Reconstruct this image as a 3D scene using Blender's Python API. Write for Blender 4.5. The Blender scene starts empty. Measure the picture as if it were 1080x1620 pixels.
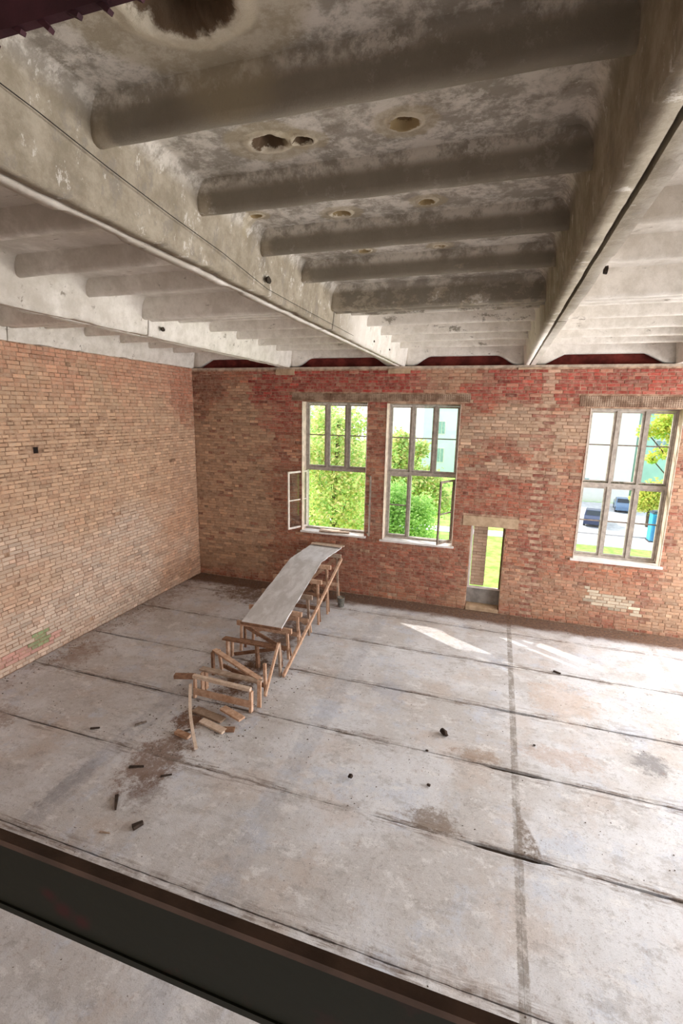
import bpy, bmesh, math, random
from mathutils import Vector, Matrix, noise
random.seed(7)
PI = math.pi
scene = bpy.context.scene
COL = scene.collection

# ------------------------------------------------------------------ camera
cam_d = bpy.data.cameras.new('camera'); cam = bpy.data.objects.new('camera', cam_d); COL.objects.link(cam)
yaw, pitch, roll = -0.3097, -0.2080, 0.0194
F = Vector((math.sin(yaw)*math.cos(pitch), math.cos(yaw)*math.cos(pitch), math.sin(pitch)))
R0 = Vector((math.cos(yaw), -math.sin(yaw), 0)); U0 = R0.cross(F)
Rv = R0*math.cos(roll) + U0*math.sin(roll); Uv = -R0*math.sin(roll) + U0*math.cos(roll)
M = Matrix((Rv, Uv, -F)).transposed().to_4x4()
CAM = Vector((8.4313, -12.1433, 4.9895)); M.translation = CAM
cam.matrix_world = M
cam_d.sensor_fit = 'VERTICAL'; cam_d.sensor_height = 36.0; cam_d.lens = 756.6/1620*36.0
cam_d.clip_start = 0.05; cam_d.clip_end = 800
scene.camera = cam
FPX = 756.6
def px_of(P):
    d = Vector(P) - CAM; w = d.dot(F)
    return (540 + FPX*d.dot(Rv)/w, 810 - FPX*d.dot(Uv)/w, w)

# ------------------------------------------------------------------ world, sun, lights, exposure
world = bpy.data.worlds.new('world'); scene.world = world; world.use_nodes = True
wn = world.node_tree.nodes; wl = world.node_tree.links; wn.clear()
sky = wn.new('ShaderNodeTexSky'); sky.sky_type = 'PREETHAM' if False else 'NISHITA'
sky.sun_disc = False; sky.sun_elevation = math.radians(29); sky.sun_rotation = math.radians(-59)
sky.air_density = 1.0; sky.dust_density = 3.0; sky.ozone_density = 1.0
mixw = wn.new('ShaderNodeMixRGB'); mixw.inputs[0].default_value = 0.72; mixw.inputs[2].default_value = (1.0, 1.0, 1.0, 1)
bg = wn.new('ShaderNodeBackground'); bg.inputs[1].default_value = 2.5
wo = wn.new('ShaderNodeOutputWorld')
skm = wn.new('ShaderNodeMixRGB'); skm.blend_type = 'MULTIPLY'; skm.inputs[0].default_value = 1; skm.inputs[2].default_value = (.25, .25, .25, 1)
wl.new(sky.outputs[0], skm.inputs[1]); wl.new(skm.outputs[0], mixw.inputs[1]); wl.new(mixw.outputs[0], bg.inputs[0]); wl.new(bg.outputs[0], wo.inputs[0])

sun_d = bpy.data.lights.new('sun', 'SUN'); sun = bpy.data.objects.new('sun', sun_d); COL.objects.link(sun)
sun_dir = Vector((1.31, -0.80, -1.0)).normalized()
sun.rotation_euler = sun_dir.to_track_quat('-Z', 'Y').to_euler(); sun.location = (-20, 20, 20)
sun_d.energy = 5.2; sun_d.angle = math.radians(0.6); sun_d.color = (1.0, .97, .92)

def area(name, loc, target, sx, sy, energy, color):
    d = bpy.data.lights.new(name, 'AREA'); o = bpy.data.objects.new(name, d); COL.objects.link(o)
    d.shape = 'RECTANGLE'; d.size = sx; d.size_y = sy; d.energy = energy; d.color = color
    o.location = loc; o.rotation_euler = (Vector(target)-Vector(loc)).to_track_quat('-Z', 'Y').to_euler()
    return o
# added fill lights inside the closed hall, standing in for unseen windows
area('fill_light_right', (17.6, -6.0, 3.2), (0, -5.0, 2.2), 11.0, 3.4, 1230, (.97, .98, 1.0))
area('fill_light_near', (9.0, -16.6, 3.6), (6, 0, 2.0), 9.0, 3.0, 150, (1.0, .98, .97))
area('fill_light_back', (15.6, -.35, 3.4), (7, -9.0, 0), 4.5, 3.4, 640, (.94, .97, 1.0))

scene.view_settings.view_transform = 'Standard'; scene.view_settings.look = 'None'
scene.view_settings.gamma = 1.0; scene.view_settings.use_curve_mapping = False
scene.view_settings.exposure = 0.12

# ------------------------------------------------------------------ helpers
def srgb(r, g, b):
    f = lambda c: (c/255/12.92) if c/255 <= .04045 else ((c/255+.055)/1.055)**2.4
    return (f(r), f(g), f(b), 1.0)
class NT:
    def __init__(s, name):
        s.m = bpy.data.materials.new(name); s.m.use_nodes = True
        s.n = s.m.node_tree.nodes; s.l = s.m.node_tree.links
        s.b = s.n['Principled BSDF']; s.b.inputs['Roughness'].default_value = .85
        s.b.inputs['Specular IOR Level'].default_value = .25
    def link(s, a, b): s.l.new(a, b)
    def pos(s):
        g = s.n.new('ShaderNodeNewGeometry'); return g.outputs['Position']
    def objc(s):
        g = s.n.new('ShaderNodeTexCoord'); return g.outputs['Object']
    def mapv(s, v, scale=(1, 1, 1), loc=(0, 0, 0), rot=(0, 0, 0)):
        m = s.n.new('ShaderNodeMapping'); m.inputs['Scale'].default_value = scale; m.inputs['Location'].default_value = loc
        m.inputs['Rotation'].default_value = rot; s.link(v, m.inputs[0]); return m.outputs[0]
    def noise(s, v, scale, detail=4, rough=.55, dist=0):
        n = s.n.new('ShaderNodeTexNoise'); n.inputs['Scale'].default_value = scale; n.inputs['Detail'].default_value = detail
        n.inputs['Roughness'].default_value = rough; n.inputs['Distortion'].default_value = dist; s.link(v, n.inputs['Vector']); return n.outputs['Fac']
    def ramp(s, f, a, b, va=0.0, vb=1.0):
        m = s.n.new('ShaderNodeMapRange'); m.interpolation_type = 'SMOOTHSTEP'
        m.inputs[1].default_value = a; m.inputs[2].default_value = b; m.inputs[3].default_value = va; m.inputs[4].default_value = vb
        s.link(f, m.inputs[0]); return m.outputs[0]
    def mix(s, f, a, b, mode='MIX'):
        m = s.n.new('ShaderNodeMixRGB'); m.blend_type = mode
        for i, x in ((0, f), (1, a), (2, b)):
            if isinstance(x, (int, float)): m.inputs[i].default_value = x if i == 0 else (x, x, x, 1)
            elif isinstance(x, tuple): m.inputs[i].default_value = x
            else: s.link(x, m.inputs[i])
        return m.outputs[0]
    def math(s, op, a, b=0.0, c=None):
        m = s.n.new('ShaderNodeMath'); m.operation = op
        for i, x in enumerate((a, b) if c is None else (a, b, c)):
            if isinstance(x, (int, float)): m.inputs[i].default_value = x
            else: s.link(x, m.inputs[i])
        return m.outputs[0]
    def sep(s, v):
        m = s.n.new('ShaderNodeSeparateXYZ'); s.link(v, m.inputs[0]); return m.outputs
    def dist(s, v, p, sc=(1, 1, 1)):
        a = s.mapv(v, scale=sc); 
        m = s.n.new('ShaderNodeVectorMath'); m.operation = 'DISTANCE'; s.link(a, m.inputs[0]); m.inputs[1].default_value = (p[0]*sc[0], p[1]*sc[1], p[2]*sc[2]); return m.outputs['Value']
    def bump(s, h, strength=.5, dist=.01):
        b = s.n.new('ShaderNodeBump'); b.inputs['Strength'].default_value = strength; b.inputs['Distance'].default_value = dist
        s.link(h, b.inputs['Height']); s.link(b.outputs[0], s.b.inputs['Normal'])
    def col(s, c): s.link(c, s.b.inputs['Base Color']) if not isinstance(c, tuple) else setattr(s.b.inputs['Base Color'], 'default_value', c)

def simple(name, c, rough=.8, var=.12, scale=8, metal=0, bump=.3):
    t = NT(name); p = t.objc(); n = t.noise(p, scale, 5)
    dark = tuple(x*(1-var*2) for x in c[:3])+(1,); light = tuple(min(1, x*(1+var)) for x in c[:3])+(1,)
    t.col(t.mix(t.ramp(n, .3, .7), dark, light)); t.b.inputs['Roughness'].default_value = rough; t.b.inputs['Metallic'].default_value = metal
    t.bump(t.noise(p, scale*5, 4), bump, .004); return t.m

def obj(name, bm, mat, parent=None, smooth=False):
    me = bpy.data.meshes.new(name)
    if isinstance(bm, bmesh.types.BMesh):
        bmesh.ops.recalc_face_normals(bm, faces=bm.faces[:]); bm.to_mesh(me); bm.free()
    else:
        me.from_pydata(bm[0], [], bm[1]); me.update()
    if smooth:
        for p in me.polygons: p.use_smooth = True
    for m in (mat if isinstance(mat, (list, tuple)) else [mat]): me.materials.append(m)
    o = bpy.data.objects.new(name, me); COL.objects.link(o)
    if parent: o.parent = parent
    return o
def empty(name, loc=(0, 0, 0), parent=None):
    o = bpy.data.objects.new(name, None); COL.objects.link(o); o.location = loc; o.empty_display_size = .1
    if parent: o.parent = parent
    return o
def tag(o, label, cat, group=None):
    o['label'] = label; o['category'] = cat
    if group: o['group'] = group
    return o
def struct(o): o['kind'] = 'structure'; return o
def box(bm, x0, x1, y0, y1, z0, z1, j=0):
    r = lambda: random.uniform(-j, j) if j else 0
    v = [bm.verts.new((x+r(), y+r(), z+r())) for x in (x0, x1) for y in (y0, y1) for z in (z0, z1)]
    for f in ((0, 1, 3, 2), (4, 6, 7, 5), (0, 4, 5, 1), (2, 3, 7, 6), (0, 2, 6, 4), (1, 5, 7, 3)): bm.faces.new([v[i] for i in f])
    return v
def stick(bm, p0, p1, w, h, up=(0, 0, 1), bend=0, seg=1, taper=0):
    """timber from p0 to p1, w wide across, h thick along `up`; slightly uneven edges"""
    p0 = Vector(p0); p1 = Vector(p1); d = (p1-p0).normalized(); up = Vector(up)
    if abs(d.dot(up.normalized())) > .95: up = Vector((0, 1, 0)) if abs(d.y) < .9 else Vector((1, 0, 0))
    s = d.cross(up).normalized(); u = s.cross(d).normalized(); rings = []
    for i in range(seg+1):
        t = i/seg; c = p0.lerp(p1, t) + s*bend*math.sin(PI*t); ww = w/2*(1-taper*t); hh = h/2
        ch = min(ww, hh)*.12
        prof = [(-ww+ch, -hh), (ww-ch, -hh), (ww, -hh+ch), (ww, hh-ch), (ww-ch, hh), (-ww+ch, hh), (-ww, hh-ch), (-ww, -hh+ch)]
        rings.append([bm.verts.new(c + s*a + u*b) for a, b in prof])
    for a, b in zip(rings, rings[1:]):
        for k in range(8): bm.faces.new((a[k], a[(k+1) % 8], b[(k+1) % 8], b[k]))
    bm.faces.new(rings[0][::-1]); bm.faces.new(rings[-1])
def stick_obj(name, p0, p1, w, h, mat, parent=None, **k):
    bm = bmesh.new(); o0 = Vector((0, 0, 0))
    stick(bm, p0, p1, w, h, **k); return obj(name, bm, mat, parent)
def fbm(x, y, z=0, s=1.0): return noise.fractal(Vector((x*s, y*s, z*s)), 1.0, 2.0, 4)
def thing_stick(name, p0, p1, w, h, mat, **k):
    """a top-level timber whose origin lies at its own middle"""
    p0 = Vector(p0); p1 = Vector(p1); c = (p0+p1)/2
    o = stick_obj(name, p0-c, p1-c, w, h, mat, **k); o.location = c; return o

# ------------------------------------------------------------------ materials
def brick_mat(name, use_attr):
    t = NT(name)
    if use_attr:
        a = t.n.new('ShaderNodeAttribute'); a.attribute_name = 'Col'; base = a.outputs['Color']
    else:
        a = t.n.new('ShaderNodeObjectInfo'); base = a.outputs['Color']
    p = t.pos()
    smear = t.ramp(t.noise(p, 9, 6, .7), .40, .66)
    fine = t.noise(p, 60, 5, .7)
    light = t.mix(.5, base, srgb(208, 188, 166))
    c = t.mix(t.math('MULTIPLY', smear, .7), base, light)
    c = t.mix(t.ramp(fine, .35, .75, 0, .38), c, t.mix(.75, c, srgb(74, 48, 38)))
    t.col(c); t.b.inputs['Roughness'].default_value = .92
    t.bump(t.noise(p, 45, 6, .7), .6, .006); return t.m
M_brick = brick_mat('brick_single', False); M_brickf = brick_mat('brick_field', True)
def mortar_mat(name, c1, c2):
    t = NT(name); p = t.pos(); t.col(t.mix(t.ramp(t.noise(p, 6, 6, .6), .35, .65), c1, c2)); t.bump(t.noise(p, 60, 5), .5, .006); return t.m
M_mortar = mortar_mat('mortar_back', srgb(140, 106, 86), srgb(196, 166, 142))
M_mortarL = mortar_mat('mortar_left', srgb(120, 92, 72), srgb(190, 156, 130))
M_plaster = mortar_mat('reveal_plaster', srgb(196, 176, 160), srgb(226, 206, 190))
M_concrete_lintel = mortar_mat('lintel_concrete', srgb(170, 145, 118), srgb(196, 170, 142))

PITS = [(6.91, -9.04, .115, .075), (7.14, -9.01, .062, .09), (7.77, -9.03, .08, .03), (7.74, -7.93, .06, .03), (7.01, -7.89, .075, .03),
        (6.95, -6.90, .055, .03), (7.72, -6.87, .055, .03), (6.28, -8.02, .05, .04), (7.04, -10.12, .23, .17)]
DARKPIT = (0, 1, 8)
def concrete_ceiling():
    t = NT('ceiling_concrete'); p = t.pos(); x, y, z = t.sep(p)
    big = t.noise(p, 1.3, 9, .68, .2); med = t.noise(p, 4.5, 11, .74, .1); fine = t.noise(p, 35, 6, .75)
    white = t.mix(t.ramp(med, .35, .65), srgb(206, 198, 187), srgb(228, 221, 212))
    dirty = t.mix(t.ramp(med, .42, .58), srgb(146, 138, 126), srgb(200, 192, 180))
    dirty = t.mix(t.ramp(z, 6.60, 6.50), dirty, t.mix(t.ramp(med, .36, .66), srgb(132, 121, 103), srgb(162, 151, 133)))
    dirty = t.mix(t.ramp(big, .54, .64, 0, .6), dirty, srgb(122, 112, 98))
    # the bay between the second and third beam has lost most of its whitewash, most of all near the camera
    inbay = t.math('MULTIPLY', t.ramp(x, 5.95, 6.05), t.ramp(x, 9.18, 9.0))
    yy = t.math('ADD', y, t.math('MULTIPLY', big, 2.4))
    near = t.ramp(yy, -1.5, -7.5)
    m = t.math('MULTIPLY', inbay, t.ramp(t.math('ADD', near, t.math('MULTIPLY', med, .5)), .25, .75))
    # beams everywhere are a little greyer
    side = t.ramp(y, -5.0, -8.6, 0, .6)
    c = t.mix(t.math('MULTIPLY', side, t.ramp(big, .30, .55)), white, srgb(150, 138, 122))
    spots = t.ramp(t.noise(t.mapv(p, (1, 2.6, 2.6)), 3.2, 7, .68, .6), .61, .70)
    c = t.mix(t.math('MULTIPLY', spots, .75), c, srgb(108, 98, 84))
    dirty = t.mix(t.ramp(t.noise(t.mapv(p, (1, 1.6, 1)), 2.6, 11, .78), .55, .60, 0, .55), dirty, srgb(128, 120, 110))
    dirty = t.mix(t.ramp(t.noise(t.mapv(p, (1, 1.6, 1), (5, 5, 5)), 3.4, 11, .8), .57, .61, 0, .6), dirty, srgb(212, 205, 194))
    c = t.mix(m, c, dirty)
    # grey faces where the skim has gone on the ribs of the dirty bay
    rib = t.math('MULTIPLY', t.ramp(z, 6.585, 6.52), t.ramp(z, 6.26, 6.30)); rib = t.math('MULTIPLY', rib, inbay)
    inx = t.math('MULTIPLY', t.ramp(x, 6.22, 6.30), t.ramp(x, 8.84, 8.78)); rib = t.math('MULTIPLY', rib, inx)
    rib = t.math('MULTIPLY', rib, t.ramp(t.math('ADD', t.noise(t.mapv(p, (1, 1, 1.6)), 3.0, 11, .74), t.math('MULTIPLY', near, .34)), .60, .66))
    c = t.mix(t.math('MULTIPLY', rib, .8), c, srgb(118, 110, 97))
    for pi_, (px, py, r, d) in enumerate(PITS):
        ds = t.dist(t.mapv(p), (px, py, 6.63), (1, 1.25, .2)); dn = t.math('ADD', ds, t.math('MULTIPLY', t.math('SUBTRACT', med, .5), .16))
        ring = t.math('MULTIPLY', t.ramp(dn, r*2.7, r*2.2), t.ramp(dn, r*1.0, r*1.3))
        c = t.mix(t.math('MULTIPLY', ring, .55), c, srgb(160, 146, 118))
        c = t.mix(t.ramp(dn, r*1.55, r*1.35, 0, .65), c, srgb(200, 188, 164))
        c = t.mix(t.ramp(dn, r*1.06, r*.94, 0, .95), c, srgb(84, 64, 44) if pi_ in DARKPIT else srgb(140, 120, 84))
        if pi_ not in DARKPIT: c = t.mix(t.ramp(dn, r*.5, r*.3, 0, .9), c, srgb(84, 62, 40))
    c = t.mix(t.ramp(fine, .55, .8, 0, .25), c, srgb(86, 76, 64))
    t.col(c); t.b.inputs['Roughness'].default_value = .95
    t.bump(t.math('ADD', t.noise(p, 14, 7, .7), t.math('MULTIPLY', med, 1.2)), .55, .012); return t.m
M_ceil = concrete_ceiling()

FILLED = (3.25, 6.02, 9.05, 12.05, 15.0)
JX = [0.0, 3.25, 6.02, 9.05, 12.05, 15.0, 18.0]
JY = [-17.2, -14.7, -13.2, -11.7, -10.2, -8.68, -7.12, -5.72, -4.25, -2.65, -1.12, 0.0]
def floor_mat():
    t = NT('floor_concrete'); p = t.pos(); x, y, z = t.sep(p)
    big = t.noise(p, .55, 9, .62, .3); mid = t.noise(t.mapv(p, (1, 1.5, 1)), 2.2, 12, .76); grit = t.noise(p, 16, 9, .8); fine = t.noise(p, 70, 4, .7)
    c = t.mix(t.ramp(big, .40, .62), srgb(196, 192, 190), srgb(216, 216, 219))
    c = t.mix(t.ramp(t.noise(t.mapv(p, (1, 1, 1), (4, 3, 0)), .9, 10, .65), .50, .64, 0, .45), c, srgb(198, 182, 170))
    c = t.mix(t.ramp(t.noise(t.mapv(p, (1, 1, 1), (1, 8, 0)), 1.2, 10, .68), .53, .64, 0, .6), c, srgb(198, 204, 216))
    c = t.mix(t.ramp(mid, .53, .60, 0, .45), c, srgb(164, 159, 156))
    c = t.mix(t.ramp(t.noise(t.mapv(p, (1, 1.5, 1), (9, 2, 0)), 2.4, 12, .78), .54, .60, 0, .6), c, srgb(228, 226, 225))
    # dirt ground into the slabs, with gritty edges
    hi = t.math('MULTIPLY', t.math('SUBTRACT', t.noise(p, 4.5, 14, .85), .5), 4.2)
    def dirt(mask, k, cc, lo=.15, up=.75):
        nonlocal c
        c = t.mix(t.ramp(t.math('ADD', mask, hi), lo, up, 0, k), c, srgb(*cc))
    for (px, py, r, sc, k, cc) in [(4.10, -7.2, 1.0, (1.25, .8, 1), .85, (128, 102, 86)), (4.35, -7.75, .55, (1.0, 1.0, 1), .5, (104, 80, 66)), (4.0, -6.25, .55, (1, 1, 1), .95, (112, 80, 60)), (8.05, -6.95, .5, (.8, 1.2, 1), .8, (128, 112, 98)),
                                    (10.95, -4.9, .5, (1, 1, 1), .7, (118, 116, 118)), (8.55, -5.55, .5, (.7, 1.6, 1), .7, (158, 136, 118)), (9.7, -5.2, .7, (.6, 1.6, 1), .5, (186, 160, 144)), (9.9, -3.6, .9, (.8, .7, 1), .45, (204, 178, 158)),
                                    (4.2, -4.8, 1.1, (1.5, .7, 1), 1, (108, 80, 60)), (4.2, -2.8, 1.4, (1.8, .6, 1), .9, (112, 86, 68)), (1.0, -7.3, .7, (1, 1, 1), .6, (140, 112, 92)), (2.6, -1.0, 1.6, (.6, 1.3, 1), .9, (110, 84, 64)), (6.9, -4.3, .6, (1, 1, 1), .5, (168, 172, 184)), (3.3, -7.9, .5, (1.6, .6, 1), .5, (130, 128, 130)), (.6, -5.2, .8, (1, .7, 1), .6, (142, 112, 92))]:
        m = t.ramp(t.dist(p, (px, py, 0), sc), r*1.25, r*.1, -.75, .78)
        dirt(m, k, cc)
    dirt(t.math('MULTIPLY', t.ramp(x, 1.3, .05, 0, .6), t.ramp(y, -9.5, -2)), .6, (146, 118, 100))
    # cement strips over the cross joints
    for (jx, w, k, cc) in [(3.35, .17, .45, (158, 158, 164)), (6.03, .17, .35, (164, 166, 174)), (9.05, .052, .85, (140, 132, 124)), (12.05, .06, .4, (150, 144, 140))]:
        dx = t.math('ABSOLUTE', t.math('SUBTRACT', t.math('ADD', x, t.math('MULTIPLY', t.math('SUBTRACT', grit, .5), w*1.6)), jx))
        c = t.mix(t.math('MULTIPLY', t.ramp(dx, w*1.1, w*.8, 0, k), t.ramp(t.noise(t.mapv(p, (1, 1, 1), (jx, 0, 0)), 5, 9, .8), .38, .56, .1, 1)), c, srgb(*cc))
    # the strip fans out where it meets the long joint
    wd = t.math('MULTIPLY', t.ramp(y, -6.2, -7.12, .0, .28), 1.0)
    fan = t.math('MULTIPLY', t.math('MULTIPLY', t.ramp(t.math('SUBTRACT', wd, t.math('SUBTRACT', x, 9.05)), 0, .04), t.ramp(x, 9.03, 9.06)), t.math('MULTIPLY', t.ramp(y, -7.13, -7.10), t.ramp(y, -6.2, -6.5)))
    c = t.mix(t.math('MULTIPLY', fan, t.ramp(grit, .42, .56, .15, .95)), c, srgb(134, 122, 112))
    # scraped, crumbling margins of the long joints
    ln = t.noise(t.mapv(p, (.45, 5, 1)), 4, 10, .75)
    for jy in JY[5:-1]:
        dy = t.math('ABSOLUTE', t.math('SUBTRACT', t.math('ADD', y, t.math('MULTIPLY', t.math('SUBTRACT', mid, .5), .25)), jy))
        seg = t.ramp(t.noise(t.mapv(p, (1, .3, 1), (jy*3, 0, 0)), 1.1, 6, .7), .36, .56)
        c = t.mix(t.math('MULTIPLY', t.math('MULTIPLY', t.ramp(dy, .22, .0, 0, .9), seg), t.ramp(ln, .48, .58)), c, srgb(118, 102, 90))
        c = t.mix(t.math('MULTIPLY', t.ramp(dy, .05, .0, 0, .6), seg), c, srgb(112, 98, 88))
    c = t.mix(t.ramp(ln, .62, .68, 0, .5), c, srgb(134, 124, 116))
    c = t.mix(t.ramp(grit, .54, .64, 0, .42), c, srgb(128, 120, 114))
    c = t.mix(t.ramp(grit, .44, .36, 0, .45), c, srgb(230, 228, 226))
    c = t.mix(t.ramp(fine, .54, .72, 0, .45), c, srgb(112, 104, 98))
    # brown dust along the window wall, darkened with the shade painted in there
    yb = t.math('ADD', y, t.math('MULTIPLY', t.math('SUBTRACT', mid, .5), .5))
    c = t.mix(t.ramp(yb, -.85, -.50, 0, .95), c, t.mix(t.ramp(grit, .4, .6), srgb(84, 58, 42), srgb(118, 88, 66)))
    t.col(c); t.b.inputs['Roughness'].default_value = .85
    t.bump(t.math('ADD', fine, t.math('MULTIPLY', grit, 1.2)), .45, .008); return t.m
M_floor = floor_mat()
M_floorgap = simple('floor_gap', srgb(64, 54, 46), .95)

def wood_mat(name, c1, c2, sc=(1, 1, 1)):
    t = NT(name); p = t.pos(); n = t.noise(t.mapv(p, (2, 2, 2)), 5, 6, .65, .6); f = t.noise(t.mapv(p, (14, 14, 14)), 4, 5, .6)
    info = t.n.new('ShaderNodeObjectInfo'); c = t.mix(t.ramp(n, .35, .65), srgb(*c1), srgb(*c2))
    c = t.mix(t.math('MULTIPLY', info.outputs['Random'], .45), c, t.mix(.5, c, srgb(110, 78, 58)))
    c = t.mix(t.ramp(f, .55, .75, 0, .35), c, srgb(88, 62, 46)); t.col(c); t.b.inputs['Roughness'].default_value = .8; t.bump(f, .4, .003); return t.m
M_wood = wood_mat('trestle_timber', (190, 150, 122), (220, 186, 160))
M_wood_dark = wood_mat('dark_timber', (122, 90, 70), (156, 120, 96))
M_wood_light = wood_mat('light_timber', (204, 180, 158), (226, 206, 188))
M_wood_grey = wood_mat('weathered_timber', (150, 130, 112), (182, 160, 142))
def sheet_mat():
    t = NT('weathered_sheet'); p = t.pos(); a = t.noise(t.mapv(p, (1.5, .7, 1)), 3, 7, .65, .4); f = t.noise(p, 30, 6, .7)
    c = t.mix(t.ramp(a, .35, .65), srgb(196, 192, 190), srgb(222, 220, 220)); c = t.mix(t.ramp(f, .56, .75, 0, .4), c, srgb(140, 132, 126)); t.col(c); t.bump(f, .2, .003); return t.m
M_sheet = sheet_mat()
M_frame = simple('window_paint', srgb(176, 166, 156), .6, .12, 12)
M_frame_dark = simple('window_timber_grey', srgb(136, 122, 110), .7, .15, 12)
M_sill = simple('sill_white', srgb(226, 220, 216), .6, .06, 8)
M_sashw = simple('sash_white_paint', srgb(226, 214, 204), .6, .08, 10)
def glass_mat():
    m = bpy.data.materials.new('window_glass'); m.use_nodes = True; n = m.node_tree.nodes; l = m.node_tree.links; n.clear()
    o = n.new('ShaderNodeOutputMaterial'); mx = n.new('ShaderNodeMixShader'); tr = n.new('ShaderNodeBsdfTransparent'); gl = n.new('ShaderNodeBsdfGlossy')
    tr.inputs[0].default_value = (.93, .96, .96, 1); gl.inputs['Roughness'].default_value = .03
    lw = n.new('ShaderNodeLayerWeight'); pw = n.new('ShaderNodeMath'); pw.operation = 'POWER'; pw.inputs[1].default_value = 4.0; l.new(lw.outputs['Facing'], pw.inputs[0])
    fr = n.new('ShaderNodeMath'); fr.operation = 'MULTIPLY_ADD'; fr.inputs[1].default_value = .3; fr.inputs[2].default_value = .03; l.new(pw.outputs[0], fr.inputs[0])
    l.new(fr.outputs[0], mx.inputs[0]); l.new(tr.outputs[0], mx.inputs[1]); l.new(gl.outputs[0], mx.inputs[2]); l.new(mx.outputs[0], o.inputs[0]); return m
M_glass = glass_mat()
def steel_mat():
    t = NT('green_steel'); p = t.pos(); n = t.noise(p, 9, 5, .6); c = t.mix(t.ramp(n, .62, .68), srgb(28, 30, 21), srgb(40, 30, 24))
    for q, r in (((7.66, -11.59, 4.045), .016), ((7.70, -11.59, 4.02), .02), ((7.74, -11.59, 4.01), .018)):
        c = t.mix(t.ramp(t.math('ADD', t.dist(p, q, (1, .3, 1.3)), t.math('MULTIPLY', t.noise(p, 25), .03)), r+.03, r, 0, .95), c, srgb(58, 22, 22))
    t.col(c); t.b.inputs['Roughness'].default_value = .55; t.bump(n, .3, .004); return t.m
M_steel = steel_mat()
M_flange = simple('steel_flange_edge', srgb(84, 66, 56), .6, .15, 10)
M_rust = simple('rusted_plate', srgb(58, 28, 34), .8, .25, 8)
M_iron = simple('galvanised', srgb(138, 136, 128), .5, .2, 30, .5)
M_grass = None

# ------------------------------------------------------------------ brickwork
OPEN = [('w', 3.38, 5.20, 1.69, 5.22), ('w', 5.70, 7.53, 1.65, 5.20), ('w', 10.36, 12.17, 1.66, 5.16), ('d', 7.97, 8.80, 0.06, 2.24),
        ('w', 14.2, 16.0, 1.66, 5.16)]
def sm(a, b, v):
    t = max(0, min(1, (v-a)/(b-a))); return t*t*(3-2*t)
def bx_(x, z, x0, x1, z0, z1, s=.25): return sm(x0-s, x0+s, x)*(1-sm(x1-s, x1+s, x))*sm(z0-s, z0+s, z)*(1-sm(z1-s, z1+s, z))
def lerp3(a, b, t): return tuple(a[i]*(1-t)+b[i]*t for i in range(3))
TAN = (184, 150, 122); RED = (150, 88, 70); DRED = (158, 58, 52); CREAM = (194, 176, 152); BROWN = (124, 84, 66); ORANGE = (170, 112, 86)
def back_col(x, z):
    n1 = fbm(x*.9, z*1.6, 3.1); n2 = fbm(x*3, z*5, 7.7); xx = x + n1*.55; zz = z + n1*.35 + n2*.12
    c = lerp3(RED, ORANGE, sm(-.35, .4, n1))
    c = lerp3(c, TAN, bx_(xx, zz, -1, 2.45, 0.2, 5.1, .35)*.95)
    c = lerp3(c, TAN, bx_(xx, zz, .9, 2.0, 4.6, 5.75, .2)*.85)
    c = lerp3(c, BROWN, bx_(xx, zz, -.5, .75, 4.7, 6.2, .2)*.7)
    c = lerp3(c, CREAM, bx_(xx, zz, 7.6, 10.3, 4.15, 5.15, .14)*.7)
    c = lerp3(c, CREAM, bx_(xx, zz, 7.6, 10.2, 3.42, 3.72, .08)*.7)
    c = lerp3(c, CREAM, bx_(xx, zz, 5.3, 5.6, 1.9, 2.5, .1)*.5)
    c = lerp3(c, TAN, bx_(xx, zz, 7.6, 14, .1, 1.2, .3)*.55)
    c = lerp3(c, TAN, bx_(xx, zz, 9.7, 10.3, 1.5, 4, .2)*.4)
    c = lerp3(c, TAN, bx_(xx, zz, 12.3, 20, 0, 6, .2)*.75)
    c = lerp3(c, (146, 82, 66), bx_(xx, zz, 4.9, 7.9, .5, 1.6, .25)*.6)
    c = lerp3(c, (150, 74, 58), bx_(xx, zz, 7.6, 10.2, 2.6, 3.3, .15)*.45)
    c = lerp3(c, DRED, bx_(xx, zz, 1.9, 6.7, 5.2, 6.3, .15)*.9)
    c = lerp3(c, DRED, bx_(xx, zz, 2.3, 3.2, 4.4, 5.4, .3)*.55)
    c = lerp3(c, DRED, bx_(xx, zz, 7.7, 13, 5.3, 6.3, .2)*.65)
    c = lerp3(c, TAN, bx_(xx, zz, 6.5, 7.6, 5.35, 6.1, .18)*.65)
    c = lerp3(c, CREAM, bx_(x, z, 9.36, 9.6, 5.2, 6.2, .05)*.7)
    c = lerp3(c, (128, 58, 50), bx_(x+n2*.1, z, 9.28, 9.58, 0, 5.2, .06)*.55)
    c = lerp3(c, (122, 66, 58), bx_(x, z, 11.85, 12.0, 0, 1.3, .05)*.5)
    if 10.72 < x+n2*.1 < 11.85 and .62+.0 < z+(x-10.7)*.2 < .98+(0) and n2 > -.45: c = (206, 192, 170)
    k = random.gauss(0, .08)
    if random.random() < .07 and z > 1: c = lerp3(c, (124, 64, 52), .5)
    if random.random() < .12: c = lerp3(c, TAN, .5)
    return tuple(max(20, min(250, v*(1+k))) for v in c)
LT = (204, 168, 138); LP = (214, 192, 174); LO = (196, 146, 114)
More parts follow.
